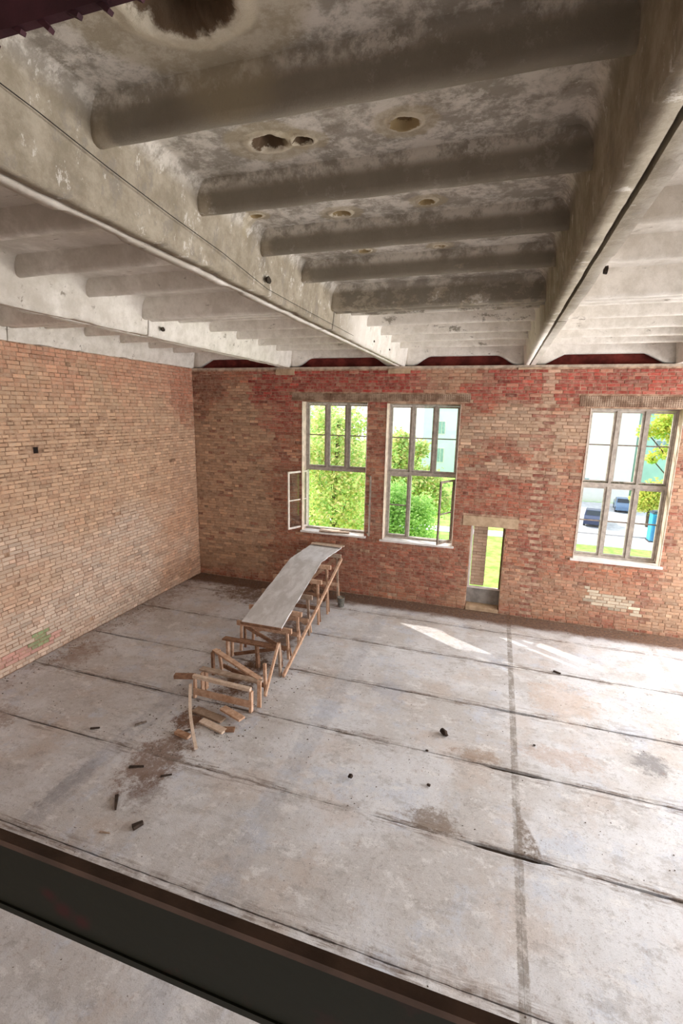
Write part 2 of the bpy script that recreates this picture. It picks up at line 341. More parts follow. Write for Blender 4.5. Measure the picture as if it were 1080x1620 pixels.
def left_col(y, z):
    n1 = fbm(y*.7, z*1.1, 11.3); n2 = fbm(y*2.6, z*4, 1.7)
    c = lerp3(LT, LP, sm(3.6, 1.2, z + n1*1.2 - (y+4)*.12) if False else 1-sm(.8, 3.6, z+n1*1.2))
    c = lerp3(c, (190, 136, 108), sm(-.1, .5, n2)*.25)
    c = lerp3(c, LO, sm(-2.4, -.6, y+n1)*(1-sm(1.5, 4.2, z+n2))*.7)
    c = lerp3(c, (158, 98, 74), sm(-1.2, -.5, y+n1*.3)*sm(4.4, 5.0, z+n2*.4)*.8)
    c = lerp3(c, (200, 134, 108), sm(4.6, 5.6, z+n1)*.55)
    if .17 < z-.0+n2*.03 < .42 and y < -5.2+n1: c = lerp3(c, (196, 130, 122), .6)
    if abs(y+5.5) < .18 and abs(z-.38) < .14: c = lerp3(c, (126, 152, 104), .8)
    k = random.gauss(0, .055)
    return tuple(max(20, min(250, v*(1+k))) for v in c)
def lin(c): return srgb(*c)
CH = .006
def brick_verts(w, h, d):  # local: front face at 0 toward -n, returns verts (u, depth, v)
    a = w/2; b = h/2; q = CH*random.uniform(.8, 1.4)
    return [(-a, d, -b), (a, d, -b), (a, d, b), (-a, d, b), (-a, q, -b), (a, q, -b), (a, q, b), (-a, q, b), (-a+q, 0, -b+q), (a-q, 0, -b+q), (a-q, 0, b-q), (-a+q, 0, b-q)]
BF = [(4, 5, 1, 0), (5, 6, 2, 1), (6, 7, 3, 2), (7, 4, 0, 3), (8, 9, 5, 4), (9, 10, 6, 5), (10, 11, 7, 6), (11, 8, 4, 7), (11, 10, 9, 8)]
def build_brick_wall(parent, u0, u1, z0, z1, opens, colf, to_world, rot, dark_rows=(), skip=(), field_name='brick_field', rough=.004, want=300, hide_u=None):
    cell = []   # (u, z, w, h, depth offset, color, full)
    course = .077; n = int((z1-z0)/course)
    for i in range(n):
        zc = z0 + (i+.5)*course; hd = (i % 3 == 0)     # every third course is headers
        L = .120 if hd else .250; J = .012
        u = u0 - (random.uniform(0, .25)) - (.065 if i % 2 else 0)
        while u < u1:
            a, b = max(u, u0), min(u+L, u1); u += L+J
            if b-a < .03: continue
            segs = [(a, b)]
            for o in opens:
                if o[3]-.03 < zc < o[4]+.0:
                    ns = []
                    for s in segs:
                        if s[1] <= o[1] or s[0] >= o[2]: ns.append(s)
                        else:
                            if s[0] < o[1]-.02: ns.append((s[0], o[1]))
                            if s[1] > o[2]+.02: ns.append((o[2], s[1]))
                    segs = ns
            for s in segs:
                w = s[1]-s[0]; uc = (s[0]+s[1])/2
                if w < .03 or any(k[0] < uc < k[1] and k[2] < zc < k[3] for k in skip): continue
                hgt = .066 * (1 - (.27 if any(r[0] < zc < r[1] and r[2] < uc < r[3] for r in dark_rows) else 0))
                off = abs(random.gauss(0, rough)); zj = random.uniform(-.0015, .0015)
                if random.random() < .003: off += .02
                if opens is OPEN and 9.28 < uc < 9.58 and zc < 5.2: off += .014 if i % 2 else .0
                cell.append((uc, zc+zj, w, hgt, off, colf(uc, zc), abs(w-L) < .001 and hgt > .065, hd))
    rank = []
    for k, c in enumerate(cell):
        if not c[6]: continue
        P = to_world(c[0], 0, c[1]); X, Y, w = px_of(P)
        if w > 0 and 8 < X < 1072 and 8 < Y < 1610: rank.append((w, k))
    rank.sort(); chosen = set(k for _, k in rank[:want])
    meshes = {}
    for hd in (False, True):
        me = bpy.data.meshes.new('brick'); me.from_pydata(brick_verts(.12 if hd else .25, .066, .05), [], BF); me.update(); me.materials.append(M_brick); meshes[hd] = me
    V = []; Fc = []; C = []
    for k, (uc, zc, w, h, off, c, full, hd) in enumerate(cell):
        if k in chosen:
            o = bpy.data.objects.new('brick', meshes[hd]); COL.objects.link(o); o.parent = parent
            o.location = to_world(uc, off, zc); o.rotation_euler = (random.gauss(0, .004), random.gauss(0, .006), rot+random.gauss(0, .008)); o.color = lin(c)
        else:
            base = len(V)
            t1 = random.gauss(0, .003)
            for (a, d, b) in brick_verts(w, h, .05): V.append(to_world(uc+a, off+d+a*t1, zc+b))
            Fc += [tuple(base+q for q in f) for f in BF]; C += [lin(c)]*len(BF)
    me = bpy.data.meshes.new(field_name); me.from_pydata(V, [], Fc); me.update(); me.materials.append(M_brickf)
    at = me.color_attributes.new('Col', 'FLOAT_COLOR', 'CORNER'); data = []
    for p, c in zip(me.polygons, C): data += list(c)*p.loop_total
    at.data.foreach_set('color', data)
    o = bpy.data.objects.new(field_name, me); COL.objects.link(o); o.parent = parent; o['kind'] = 'stuff'
    return o

# back wall: solid backing with real openings, bricks proud of it
wb = struct(empty('wall_back'))
def wall_cells(name, xs, zs, y0, y1, opens, mat, parent):
    bm = bmesh.new()
    for i in range(len(xs)-1):
        for j in range(len(zs)-1):
            cx, cz = (xs[i]+xs[i+1])/2, (zs[j]+zs[j+1])/2
            if any(o[1] < cx < o[2] and o[3] < cz < o[4] for o in opens): continue
            box(bm, xs[i], xs[i+1], y0, y1, zs[j], zs[j+1])
    bmesh.ops.remove_doubles(bm, verts=bm.verts[:], dist=1e-5)
    return obj(name, bm, mat, parent)
xs = sorted(set([-.5, 18.5]+[v for o in OPEN for v in o[1:3]])); zs = sorted(set([-.12, 6.10]+[v for o in OPEN for v in o[3:5]]))
wall_cells('wall_core', xs, zs, .013, .50, OPEN, M_mortar, wb)
bm = bmesh.new(); box(bm, -.5, 18.5, .30, .5, 6.1, 6.85); obj('upper_wall', bm, simple('red_paint', srgb(126, 54, 46), .9, .25, 4), wb)
bm = bmesh.new()
xx = 0.0
while xx < 17.9:      # mortar bed that caps the wall under the slabs
    w = random.uniform(.2, .6)
    box(bm, xx, min(18, xx+w), -.006-random.uniform(0, .006), .3, 6.045+random.uniform(-.008, .004), 6.10); xx += w
obj('mortar_bed', bm, simple('mortar_bed_mat', srgb(186, 168, 150), .9, .2, 6), wb)
LINT = [(3.09, 7.74, 5.25, 5.44), (10.12, 12.95, 5.19, 5.43), (7.77, 9.08, 2.24, 2.49)]
PAD = [(5.70, 6.25, 5.92, 6.045), (2.62, 3.16, 5.90, 6.045), (8.75, 9.25, 6.0, 6.045)]
build_brick_wall(wb, 0, 18, 0, 6.06, OPEN, back_col, lambda u, d, v: Vector((u, d, v)), 0, skip=[(a, b, c-.02, d+.02) for a, b, c, d in LINT]+[(a-.05, b+.05, c, d+.1) for a, b, c, d in PAD], rough=.0035)
def lath_mat():
    t = NT('ribbed_lintel'); p = t.pos(); x, y, z = t.sep(p)
    gx = t.ramp(t.math('ABSOLUTE', t.math('SUBTRACT', t.math('FRACT', t.math('MULTIPLY', x, 22)), .5)), .3, .45); gz = t.ramp(t.math('ABSOLUTE', t.math('SUBTRACT', t.math('FRACT', t.math('MULTIPLY', z, 26)), .5)), .3, .45)
    g = t.math('MAXIMUM', gx, gz); n = t.ramp(t.noise(p, 3, 5, .6), .4, .6)
    t.col(t.mix(g, t.mix(n, srgb(106, 82, 66), srgb(136, 110, 92)), t.mix(n, srgb(140, 112, 92), srgb(196, 172, 150)))); t.bump(g, .8, .01); return t.m
M_lath = lath_mat()
for k, (a, b, c, d) in enumerate(LINT):
    bm = bmesh.new()
    if k == 2: box(bm, a, b, -.012, .20, c, d, .004)
    else:
        x = a
        while x < b-.01:      # made of abutting ribbed blocks
            w = min(random.choice((.5, .6, .75)), b-x); box(bm, x+.003, x+w-.003, -.004-random.uniform(0, .006), .3, c+random.uniform(0, .008), d-random.uniform(0, .008)); x += w
    obj('lintel', bm, M_lath if k < 2 else M_concrete_lintel, wb)
for a, b, c, d in PAD:
    bm = bmesh.new(); box(bm, a, b, -.02, .2, c, d, .006); obj('bearing_pad', bm, M_concrete_lintel, wb)
# pale plaster margin on the jambs and sills of the openings
for k, o in enumerate(OPEN[:3]):
    _, a, b, c, d = o; bm = bmesh.new()
    box(bm, a, a+.012, -.008, .29, c, d, .002); box(bm, b-.012, b, -.008, .29, c, d, .002)
    obj('reveal_margin', bm, M_plaster, wb)

# left wall
wl_ = struct(empty('wall_left'))
bm = bmesh.new(); box(bm, -.5, -.013, -17.2, .5, -.12, 6.10); obj('wall_core', bm, M_mortarL, wl_)
HOLES = [(-5.22, -5.08, 4.06, 4.22), (-5.22, -5.12, 2.88, 2.94)]
build_brick_wall(wl_, -17.2, 0, 0, 6.09, [], left_col, lambda u, d, v: Vector((-d, u, v)), PI/2,
                 dark_rows=[(4.62, 4.77, -6.2, -2.2), (4.05, 4.27, -5.6, -.5), (3.58, 3.75, -6, -3.6), (4.35, 4.45, -6, -2.5)], skip=HOLES, rough=.0045)
bm = bmesh.new(); box(bm, -.012, -.008, -5.20, -5.10, 4.08, 4.20); obj('pocket_back', bm, simple('pocket_black', srgb(40, 30, 26), .9), wl_)

# walls outside the frame, so that the hall is closed
wr = struct(empty('wall_right')); bm = bmesh.new(); box(bm, 18, 18.4, -17.2, .5, -.12, 6.85); obj('wall_core', bm, M_mortar, wr)
wn_ = struct(empty('wall_near')); bm = bmesh.new(); box(bm, -.5, 18.4, -17.6, -17.2, -.12, 6.85); obj('wall_core', bm, M_mortarL, wn_)

# ------------------------------------------------------------------ ceiling of ribbed slabs
ceil = struct(empty('ceiling'))
BX = [-0.10, 2.90, 5.99, 8.99, 12.0, 15.0, 18.0]
BOT, PLATE = 6.10, 6.63
def slab(x0, x1, y0, y1, ribs, fine, endA, endB, rib_z=6.42):
    """ribbed slab: plate with pits, two side ribs with sloping faces, end ribs, cross ribs"""
    g = .016
    bm = bmesh.new(); X0, X1 = x0+g, x1-g; step = .05 if fine else .12
    nx = int((X1-X0)/step); ny = int((y1-y0)/step)
    def prof(u):      # soffit height across the slab: side ribs with a fillet into the plate
        d = min(u-X0, X1-u)
        if d < .105: return BOT
        if d < .155: return BOT + (d-.105)/.05*.42
        if d < .24: t = (d-.155)/.085; return BOT+.42+(PLATE-BOT-.42)*math.sin(t*PI/2)
        return PLATE
    us = [0, .105, .115, .13, .145, .155, .175, .2, .24, .30]; us = [X0+u for u in us]; n_in = int((X1-X0-.6)/step)
    us += [X0+.3+(X1-X0-.6)*i/n_in for i in range(1, n_in)]; us += [X1-(u-X0) for u in us[:10][::-1]]
    pits = [p for p in PITS if x0 < p[0] < x1 and y0 < p[1] < y1]
    vs = [y0+.006+(y1-y0-.012)*j/ny for j in range(ny+1)]
    if fine:
        for p in pits:
            us += [p[0]+p[2]*1.5*(k/8-1) for k in range(17)]; vs += [p[1]+p[2]*1.3*(k/8-1) for k in range(17)]
        us = sorted(us); vs = sorted(vs)
        us = [u for i, u in enumerate(us) if i == 0 or u-us[i-1] > .004]; vs = [v for i, v in enumerate(vs) if i == 0 or v-vs[i-1] > .004]
    grid = []
    for v in vs:
        row = []
        for u in us:
            z = prof(u); dd = min(u-X0, X1-u)
            z += fbm(u, v, 0, 2.2)*.008*(1 if dd > .1 else .9) + (fbm(u, v, 5, 7)*.004 if fine else 0)
            du = 0
            if dd < .11 and fbm(u*.3+x0, v, 9, 2.0) > .38: z += .02*min(1, dd*10+.2)
            for (px, py, r, dp) in pits:
                q = math.hypot((u-px)/(r*(1.0+.25*fbm(u*9, v*9, 2))), (v-py)/(r*.75*(1.0+.25*fbm(v*9, u*9, 4))))
                if q < 1.5: z += dp*(1-sm(.55, 1.05, q)) - .012*math.exp(-((q-1.2)/.2)**2)
            row.append(bm.verts.new((u+du, v, z)))
        grid.append(row)
    for a, b in zip(grid, grid[1:]):
        for k in range(len(us)-1): bm.faces.new((a[k], b[k], b[k+1], a[k+1]))
    top = PLATE+.18
    cs = [bm.verts.new(p) for p in ((X0, y0+.006, top), (X1, y0+.006, top), (X1, y1-.006, top), (X0, y1-.006, top))]
    bm.faces.new(cs)
    bm.faces.new([cs[0]]+[r[0] for r in grid][::1]+[cs[3]]) if False else None
    L = [r[0] for r in grid]; Rr = [r[-1] for r in grid]
    bm.faces.new([cs[0]]+L+[cs[3]]); bm.faces.new([cs[1]]+Rr+[cs[2]]); bm.faces.new([cs[0]]+grid[0]+[cs[1]]); bm.faces.new([cs[3]]+grid[-1]+[cs[2]])
    s = obj('ceiling_slab', bm, M_ceil, ceil, smooth=False)
    for p in s.data.polygons: p.use_smooth = len(p.vertices) == 4 and fine
    # cross ribs
    def rib(name, yc, zb, wb_, wt, haunch=0):
        b = bmesh.new(); A, B = X0+.11, X1-.11; n = 40 if fine else 14
        q = []
        for i in range(n+1):
            u = A+(B-A)*i/n; d = min(u-X0, X1-u)-.11
            zz = zb + fbm(u, yc, 1, 3)*.006
            if haunch: zz = zb-haunch*(1-sm(.15, .62, d))
            wo = fbm(u, yc, 4, 4)*.006; Z = PLATE+.03
            pr = [(-wt, Z), (-wt*.95, Z-.035), (-wb_-.012, zz+.035), (-wb_+.004, zz+.010), (-wb_*.3, zz), (wb_*.3, zz), (wb_-.004, zz+.010), (wb_+.012, zz+.035), (wt*.95, Z-.035), (wt, Z)]
            q.append([b.verts.new((u, yc+wo+a, c)) for a, c in pr])
        for a, c in zip(q, q[1:]):
            for k in range(9): b.faces.new((a[k], a[k+1], c[k+1], c[k]))
        b.faces.new(q[0]); b.faces.new(q[-1][::-1])
        obj(name, b, M_ceil, s, smooth=True)
    for yc in ribs: rib('cross_rib', yc, rib_z, .040, .085)
    if endA: rib('end_rib', y0+.075, 6.32, .06, .07)
    if endB: rib('end_rib', y1-.075, 6.32 if endB == 1 else 6.33, .06, .07, 0 if endB == 1 else .22)
    return s
RA = [-4.70, -3.75, -2.75, -1.80, -.85]; RB = [-6.65, -7.65, -8.65, -9.65, -10.62]; RC = [-12.7, -13.7, -14.7, -15.7]
for i in range(6):
    slab(BX[i], BX[i+1], -5.48, .20, RA, i in (1, 2), 1, 2)
    slab(BX[i], BX[i+1], -11.45, -5.49, RB, i in (1, 2), 1, 1)
    slab(BX[i], BX[i+1], -17.2, -11.46, RC, False, 1, 1)

M_socket = simple('socket_dark', srgb(58, 48, 38), .9, .3, 30)
for (px, py, pz, r) in ((6.165, -7.55, 6.235, .032), (6.135, -3.2, 6.25, .02), (6.14, -1.9, 6.26, .02), (9.165, -7.45, 6.16, .035), (3.09, -5.2, 6.24, .035)):
    V = []; Fs = []           # rusty lifting sockets in the sides of the long ribs
    for k in range(10): a = k/10*2*PI; q = r*(1+.35*noise.noise(Vector((a, px, py)))); V.append((0.006, q*math.cos(a)*1.5, q*math.sin(a)))
    for k in range(10): a = k/10*2*PI; V.append((-.02, r*math.cos(a)*1.2, r*math.sin(a)*.8))
    Fs = [tuple(range(10))]+[(k, (k+1) % 10, 10+(k+1) % 10, 10+k) for k in range(10)]
    o = obj('lifting_socket', (V, Fs), M_socket, ceil); o.location = (px, py, pz)

# ------------------------------------------------------------------ floor of concrete panels
fl = struct(empty('floor'))
bm = bmesh.new(); box(bm, 0, 18, -17.2, .5, -.12, -.05); obj('joint_bed', bm, M_floorgap, fl)
SLOTS = [(8.50, 9.6, -4.25, .030), (8.45, 9.6, -5.72, .032), (8.35, 9.5, -7.12, .038), (9.8, 12, -7.12, .018), (6.6, 7.4, -4.25, .02), (8.3, 9.2, -2.65, .02), (9.9, 10.7, -2.65, .012), (.2, 1.6, -4.25, .022), (1.0, 3.2, -5.72, .014), (10, 12, -4.25, .016), (6.9, 9.2, -1.12, .015), (1.0, 3.2, -7.12, .014)]
def gapw(x, jy):
    g = .0035+.007*(fbm(x, jy, 0, 1.5)+.35)+.004*fbm(x, jy, 3, 9)
    for a, b, y, w in SLOTS:
        if abs(y-jy) < .01 and a < x < b: g = max(g, w*min(1, (x-a)/.3, (b-x)/.3)+.004)
    return max(.0015, g)
ZR = [random.uniform(-.006, .003) for _ in JY]
for i in range(len(JX)-1):
    for j in range(len(JY)-1):
        x0, x1, y0, y1 = JX[i], JX[i+1], JY[j], JY[j+1]
        near = x1 < 13 and y0 > -11
        nx = 60 if near else 6; ny = 26 if near else 4
        V = []; Fs = []; edge = lambda a: a
        zoff = ZR[j]
        slope = fbm(i*3.3, j*2.1, 1)*.002
        for b in range(ny+1):
            for a in range(nx+1):
                ta, tb = a/nx, b/ny
                x = x0+(x1-x0)*ta; y = y0+(y1-y0)*tb
                gx = .006 + .006*(fbm(y, x0 if ta < .5 else x1, 2, 3)+.4)
                if x0 in FILLED and a == 0 or x1 in FILLED and a == nx: gx = .0006
                if a == 0: x += gx if i else 0
                if a == nx: x -= gx
                tilt = (x-6)*-.012*0
                if b == 0: y += gapw(x, y0)
                if b == ny and j < len(JY)-2: y -= gapw(x, y1)
                z = zoff + fbm(x, y, 3, 1.2)*.004 + (fbm(x, y, 6, 9)*.0025 if near else 0)
                if near and (b in (0, ny) or (a == 0 and x0 not in FILLED) or (a == nx and x1 not in FILLED)): z -= .003+abs(fbm(x, y, 8, 5))*.009
                V.append((x, y, z))
        id_ = lambda a, b: b*(nx+1)+a
        for b in range(ny):
            for a in range(nx): Fs.append((id_(a, b), id_(a+1, b), id_(a+1, b+1), id_(a, b+1)))
        rim = [id_(a, 0) for a in range(nx+1)]+[id_(nx, b) for b in range(1, ny+1)]+[id_(a, ny) for a in range(nx-1, -1, -1)]+[id_(0, b) for b in range(ny-1, 0, -1)]
        low = []
        for r in rim: low.append(len(V)); V.append((V[r][0], V[r][1], -.05))
        for k in range(len(rim)): k2 = (k+1) % len(rim); Fs.append((rim[k], low[k], low[k2], rim[k2]))
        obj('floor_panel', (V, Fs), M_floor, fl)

# ------------------------------------------------------------------ windows
YF = .30
def bar(bm, x0, x1, z0, z1, y0=YF, y1=YF+.06):
    box(bm, x0, x1, y0, y1, z0, z1)
def pane(parent, x0, x1, z0, z1, y=YF+.035):
    b = bmesh.new(); box(b, x0, x1, y-.002, y+.002, z0, z1); return obj('pane', b, M_glass, parent)
def fixed_light(w, x0, x1, zt, zb, zm, mat, muntin=True):
    """sash of two panes, one above the other, between x0..x1"""
    b = bmesh.new(); s = .045
    bar(b, x0, x0+s, zb, zt); bar(b, x1-s, x1, zb, zt); bar(b, x0+s, x1-s, zt-s, zt); bar(b, x0+s, x1-s, zb, zb+s)
    so = obj('sash', b, mat, w)
    b = bmesh.new(); bar(b, x0+s, x1-s, zm-.014, zm+.014, YF+.015, YF+.05); obj('glazing_bar', b, M_frame_dark, so)
    pane(so, x0+s, x1-s, zm+.014, zt-s); pane(so, x0+s, x1-s, zb+s, zm-.014)
    return so
def window(n, op, lower):
    _, a, b, c, d = op; w = struct(empty('window_%d' % n, (0, 0, 0)))
    f = bmesh.new(); t = .05; y0, y1 = YF-.03, YF+.12
    box(f, a+.012, a+t, y0, y1, c, d); box(f, b-t, b-.012, y0, y1, c, d); box(f, a+t, b-t, y0, y1, d-t, d-.003); box(f, a+t, b-t, y0, y1, c+.003, c+t)
    tz = 3.42
    box(f, a+t, b-t, y0, y1, tz-.045, tz+.045)
    W = (b-a-2*t); m1 = a+t+W/3; m2 = a+t+2*W/3; h = .028
    box(f, m1-h, m1+h, y0, y1, tz+.045, d-t); box(f, m2-h, m2+h, y0, y1, tz+.045, d-t)
    if 'm1' in lower: box(f, m1-h, m1+h, y0, y1, c+t, tz-.045)
    if 'm2' in lower: box(f, m2-h, m2+h, y0, y1, c+t, tz-.045)
    obj('window_frame', f, M_frame, w)
    e = .004
    for x0, x1 in ((a+t, m1-h), (m1+h, m2-h), (m2+h, b-t)): fixed_light(w, x0+e, x1-e, d-t-e, tz+.045+e, 4.34, M_frame)
    zm = 2.55
    for key, (x0, x1) in (('l', (a+t, m1-h)), ('c', (m1+h, m2-h)), ('r', (m2+h, b-t))):
        if key in lower: fixed_light(w, x0+e, x1-e, tz-.045-e, c+t+e, zm, M_frame)
    s = bmesh.new(); box(s, a-.06 if n != 1 else a-.02, b+.05, -.07, YF-.02, c-.045, c+.002, .003); obj('window_sill', s, M_sill, w)
    return w
def open_sash(w, hinge, ang, width, z0, z1, mat, zm, bars=1):
    """sash swung into the room about a vertical hinge at (x, y)"""
    o = bmesh.new(); s = .05; d = .04
    box(o, 0, s, -d/2, d/2, z0, z1); box(o, width-s, width, -d/2, d/2, z0, z1); box(o, s, width-s, -d/2, d/2, z1-s, z1); box(o, s, width-s, -d/2, d/2, z0, z0+s)
    box(o, s, width-s, -.014, .014, zm-.016, zm+.016)
    so = obj('sash', o, mat, w); so.location = (hinge[0], hinge[1], 0); so.rotation_euler = (0, 0, ang)
    for a, b in ((z0+s, zm-.016), (zm+.016, z1-s)):
        q = bmesh.new(); box(q, s, width-s, -.002, .002, a, b); obj('pane', q, M_glass, so)
    return so
w1 = window(1, OPEN[0], ())
open_sash(w1, (3.44, YF-.05), math.radians(-115), .72, 1.76, 3.36, M_sashw, 2.56)
open_sash(w1, (5.145, YF-.05), math.radians(-62.5), .55, 1.76, 3.36, M_frame_dark, 2.56)
w2 = window(2, OPEN[1], ('m1', 'l'))
open_sash(w2, (7.47, YF-.05), math.radians(-118), .62, 1.72, 3.34, M_frame_dark, 2.5)
w3 = window(3, OPEN[2], ('m1', 'm2', 'l', 'c', 'r'))
V = []; Fs = []; rm = random.Random(4)
for _ in range(900):
    x = rm.uniform(10.42, 12.1); hgt = .012+.05*max(0, fbm(x*1.0, 2, 1, 3)+.15); z = 3.468+rm.random()*hgt; y = YF-.028+rm.uniform(0, .035); s_ = rm.uniform(.003, .008); k = len(V)
    V += [(x-s_, y, z), (x+s_, y-s_*.5, z), (x, y, z+s_*1.6), (x, y+s_, z+s_*.4)]; Fs += [(k, k+1, k+2), (k, k+2, k+3), (k+1, k+3, k+2)]
mo = obj('moss', (V, Fs), simple('moss_green', srgb(92, 96, 62), .95, .3, 30), w3); mo['kind'] = 'stuff'
w5 = window(4, OPEN[4], ('m1', 'm2', 'l', 'c', 'r'))

# low doorway, partly bricked up, with a board across its foot
dr = struct(empty('door_1'))
bm = bmesh.new(); box(bm, 7.972, 8.798, .30, .33, .10, .50, .002); obj('foot_board', bm, simple('grey_board', srgb(150, 146, 142), .7, .15, 5), dr)
bm = bmesh.new(); box(bm, 7.972, 8.798, .285, .345, .50, .55, .002); obj('rail', bm, M_sill, dr)
bm = bmesh.new(); box(bm, 7.985, 8.79, -.03, .49, 0.0, .095, .004); obj('threshold', bm, M_concrete_lintel, dr)
bm = bmesh.new(); box(bm, 7.975, 8.03, .27, .345, .55, 2.235, .002); obj('door_post', bm, M_sill, dr)
bm = bmesh.new(); box(bm, 8.75, 8.795, .27, .345, .55, 2.235, .002); obj('door_post', bm, simple('post_brown', srgb(120, 92, 74), .8), dr)
random.seed(21)
z = .56; k = 0
infill = bmesh.new(); box(infill, 8.035, 8.37, .39, .47, .55, 2.235); obj('infill_core', infill, M_mortar, dr)
shared = {}
def ib(key, w):
    if key not in shared:
        me = bpy.data.meshes.new('brick'); me.from_pydata(brick_verts(w, .072, .1), [], BF); me.update(); me.materials.append(M_brick); shared[key] = me
    return shared[key]
while z < 2.2:
    for (cx, w) in (((8.155, .24), (8.335, .105)) if k % 2 else ((8.085, .105), (8.265, .24))):
        o = bpy.data.objects.new('brick', ib(w, w)); COL.objects.link(o); o.parent = dr; o.location = (cx, .38, z+.038); c = random.uniform(.9, 1.05)
        o.color = srgb(206*c, 178*c, 156*c)
    z += .083; k += 1

# ------------------------------------------------------------------ the plank walkway and its trestles
XR, XL = 4.74, 3.62
def top_z(y):      # underside of the sheets
    return .68+(y+3.95)*.2518 if y < -1.5 else 1.297+(y+1.5)*.05
def trestle(label, y, h, mats=(M_wood, M_wood), lower=True, brace=1, xl=XL, xr=XR, lean=0, group='trestles carrying the plank walkway'):
    t = empty('trestle', (xr*.5+xl*.5, y, 0)); cx = xr*.5+xl*.5; tag(t, label, 'trestle', None)
    L = lambda x, yy, z: (x-cx, yy-y, z)
    for x, s in ((xr-.03, 1), (xl+.03, -1)):
        stick_obj('leg', L(x+s*.015, y-.0, 0), L(x-s*.01, y+lean, h-.1), .05, .04, mats[0], t, up=(0, 1, 0))
        stick_obj('leg', L(x+s*.0-.0, y+.16, 0), L(x-s*.06, y+.05+lean, h-.1), .045, .035, mats[1], t, up=(0, 1, 0))
    stick_obj('crossbar', L(xl-.06, y+lean, h-.05), L(xr+.06, y+lean, h-.05), .05, .10, mats[0], t)
    if lower: stick_obj('lower_rail', L(xl+.02, y-.035, h*.38), L(xr-.02, y-.035, h*.38), .03, .09, mats[1], t)
    if brace:
        a, b = (xl+.1, xr-.12) if brace > 0 else (xr-.1, xl+.12)
        stick_obj('brace', L(a, y+.045, h*.25), L(b, y+.045, h-.14), .025, .08, mats[1], t)
    return t
trestle('low timber trestle under the near edge of the pale walkway sheet', -3.93, .675, (M_wood, M_wood_dark), True, -1)
trestle('second timber trestle up under the pale sloping sheet', -3.40, top_z(-3.40)-.004, (M_wood, M_wood))
trestle('third timber trestle up under the pale sloping sheet', -2.80, top_z(-2.80)-.004, (M_wood_grey, M_wood), True, -1)
trestle('fourth timber trestle up under the pale sloping sheet', -2.20, top_z(-2.20)-.004, (M_wood, M_wood_dark))
trestle('tall timber trestle under the bend between the two pale sheets', -1.56, top_z(-1.56)-.004, (M_wood, M_wood_dark), True, -1)
trestle('tallest timber trestle nearest the window wall', -.75, top_z(-.75)-.004, (M_wood_grey, M_wood))
def sheet(name, label, y0, y1, xl0, xr0, xl1, xr1):
    cy = (y0+y1)/2; cx = 4.15; z0, z1 = top_z(y0+1e-4), top_z(y1-1e-4); cz = (z0+z1)/2
    V = []; n = 12; Fs = []
    for s in (0, .02):
        for j in range(n+1):
            t = j/n; y = y0+(y1-y0)*t
            for i in range(7):
                u = i/6; x = (xl0*(1-t)+xl1*t)*(1-u)+(xr0*(1-t)+xr1*t)*u + (random.uniform(-.012, .012) if i in (0, 6) else 0)
                V.append((x-cx, y-cy, z0+(z1-z0)*t+s-cz+.001+(fbm(x, y, 2, 1.5)*.004+.003 if s else 0)))
    m = 7*(n+1)
    for j in range(n):
        for i in range(6):
            a = j*7+i; Fs.append((a+m, a+m+1, a+m+8, a+m+7)); Fs.append((a, a+7, a+8, a+1))
        Fs.append((j*7, j*7+m, j*7+m+7, j*7+7)); Fs.append((j*7+6, j*7+13, j*7+13+m, j*7+6+m))
    for i in range(6): Fs.append((i, i+1, i+1+m, i+m)); q = n*7+i; Fs.append((q, q+m, q+m+1, q+1))
    o = obj(name, (V, Fs), M_sheet); o.location = (cx, cy, cz); return tag(o, label, 'sheet')
sheet('walkway_sheet', 'long grey-white weathered sheet sloping down over the trestles', -4.0, -1.5, 3.70, 4.60, 3.68, 4.52)
sheet('walkway_sheet', 'short grey-white sheet lying level at the top of the walkway by the window', -1.495, -.22, 3.68, 4.52, 3.78, 4.66)
# planks from the sheet's top end up to the sill
for k, (x0, y0, x1, y1, z, w, lb) in enumerate([
    (3.80, -.30, 4.68, -.36, 1.422, .10, 'grey plank lying across the top end of the walkway, nearest the sheet'),
    (3.86, -.17, 4.70, -.21, 1.402, .10, 'grey plank across the top of the walkway, just short of the sill')]):
    o = thing_stick('plank', (x0, y0, z), (x1, y1, z), w, .03, M_wood_light); tag(o, lb, 'plank')
o = thing_stick('plank', (3.92, -.02, 1.72), (4.75, .08, 1.72), .12, .03, M_wood_grey); tag(o, 'worn plank lying on the sill of the leftmost window', 'plank')
o = thing_stick('plank', (3.88, .14, 1.715), (4.45, .17, 1.715), .10, .03, M_wood_light); tag(o, 'short pale plank on the back of the leftmost window sill', 'plank')
# batten screwed across the near end of the sheet
o = thing_stick('batten', (3.70, -4.03, .68), (4.62, -4.03, .68), .03, .05, M_wood_dark); tag(o, 'dark batten along the lowest edge of the pale sheet', 'batten')
# long rail from the floor up the right side
o = thing_stick('long_rail', (4.92, -4.60, .035), (4.80, -.72, 1.20), .05, .07, M_wood); tag(o, 'long timber rail rising from the floor along the right side of the walkway', 'rail')

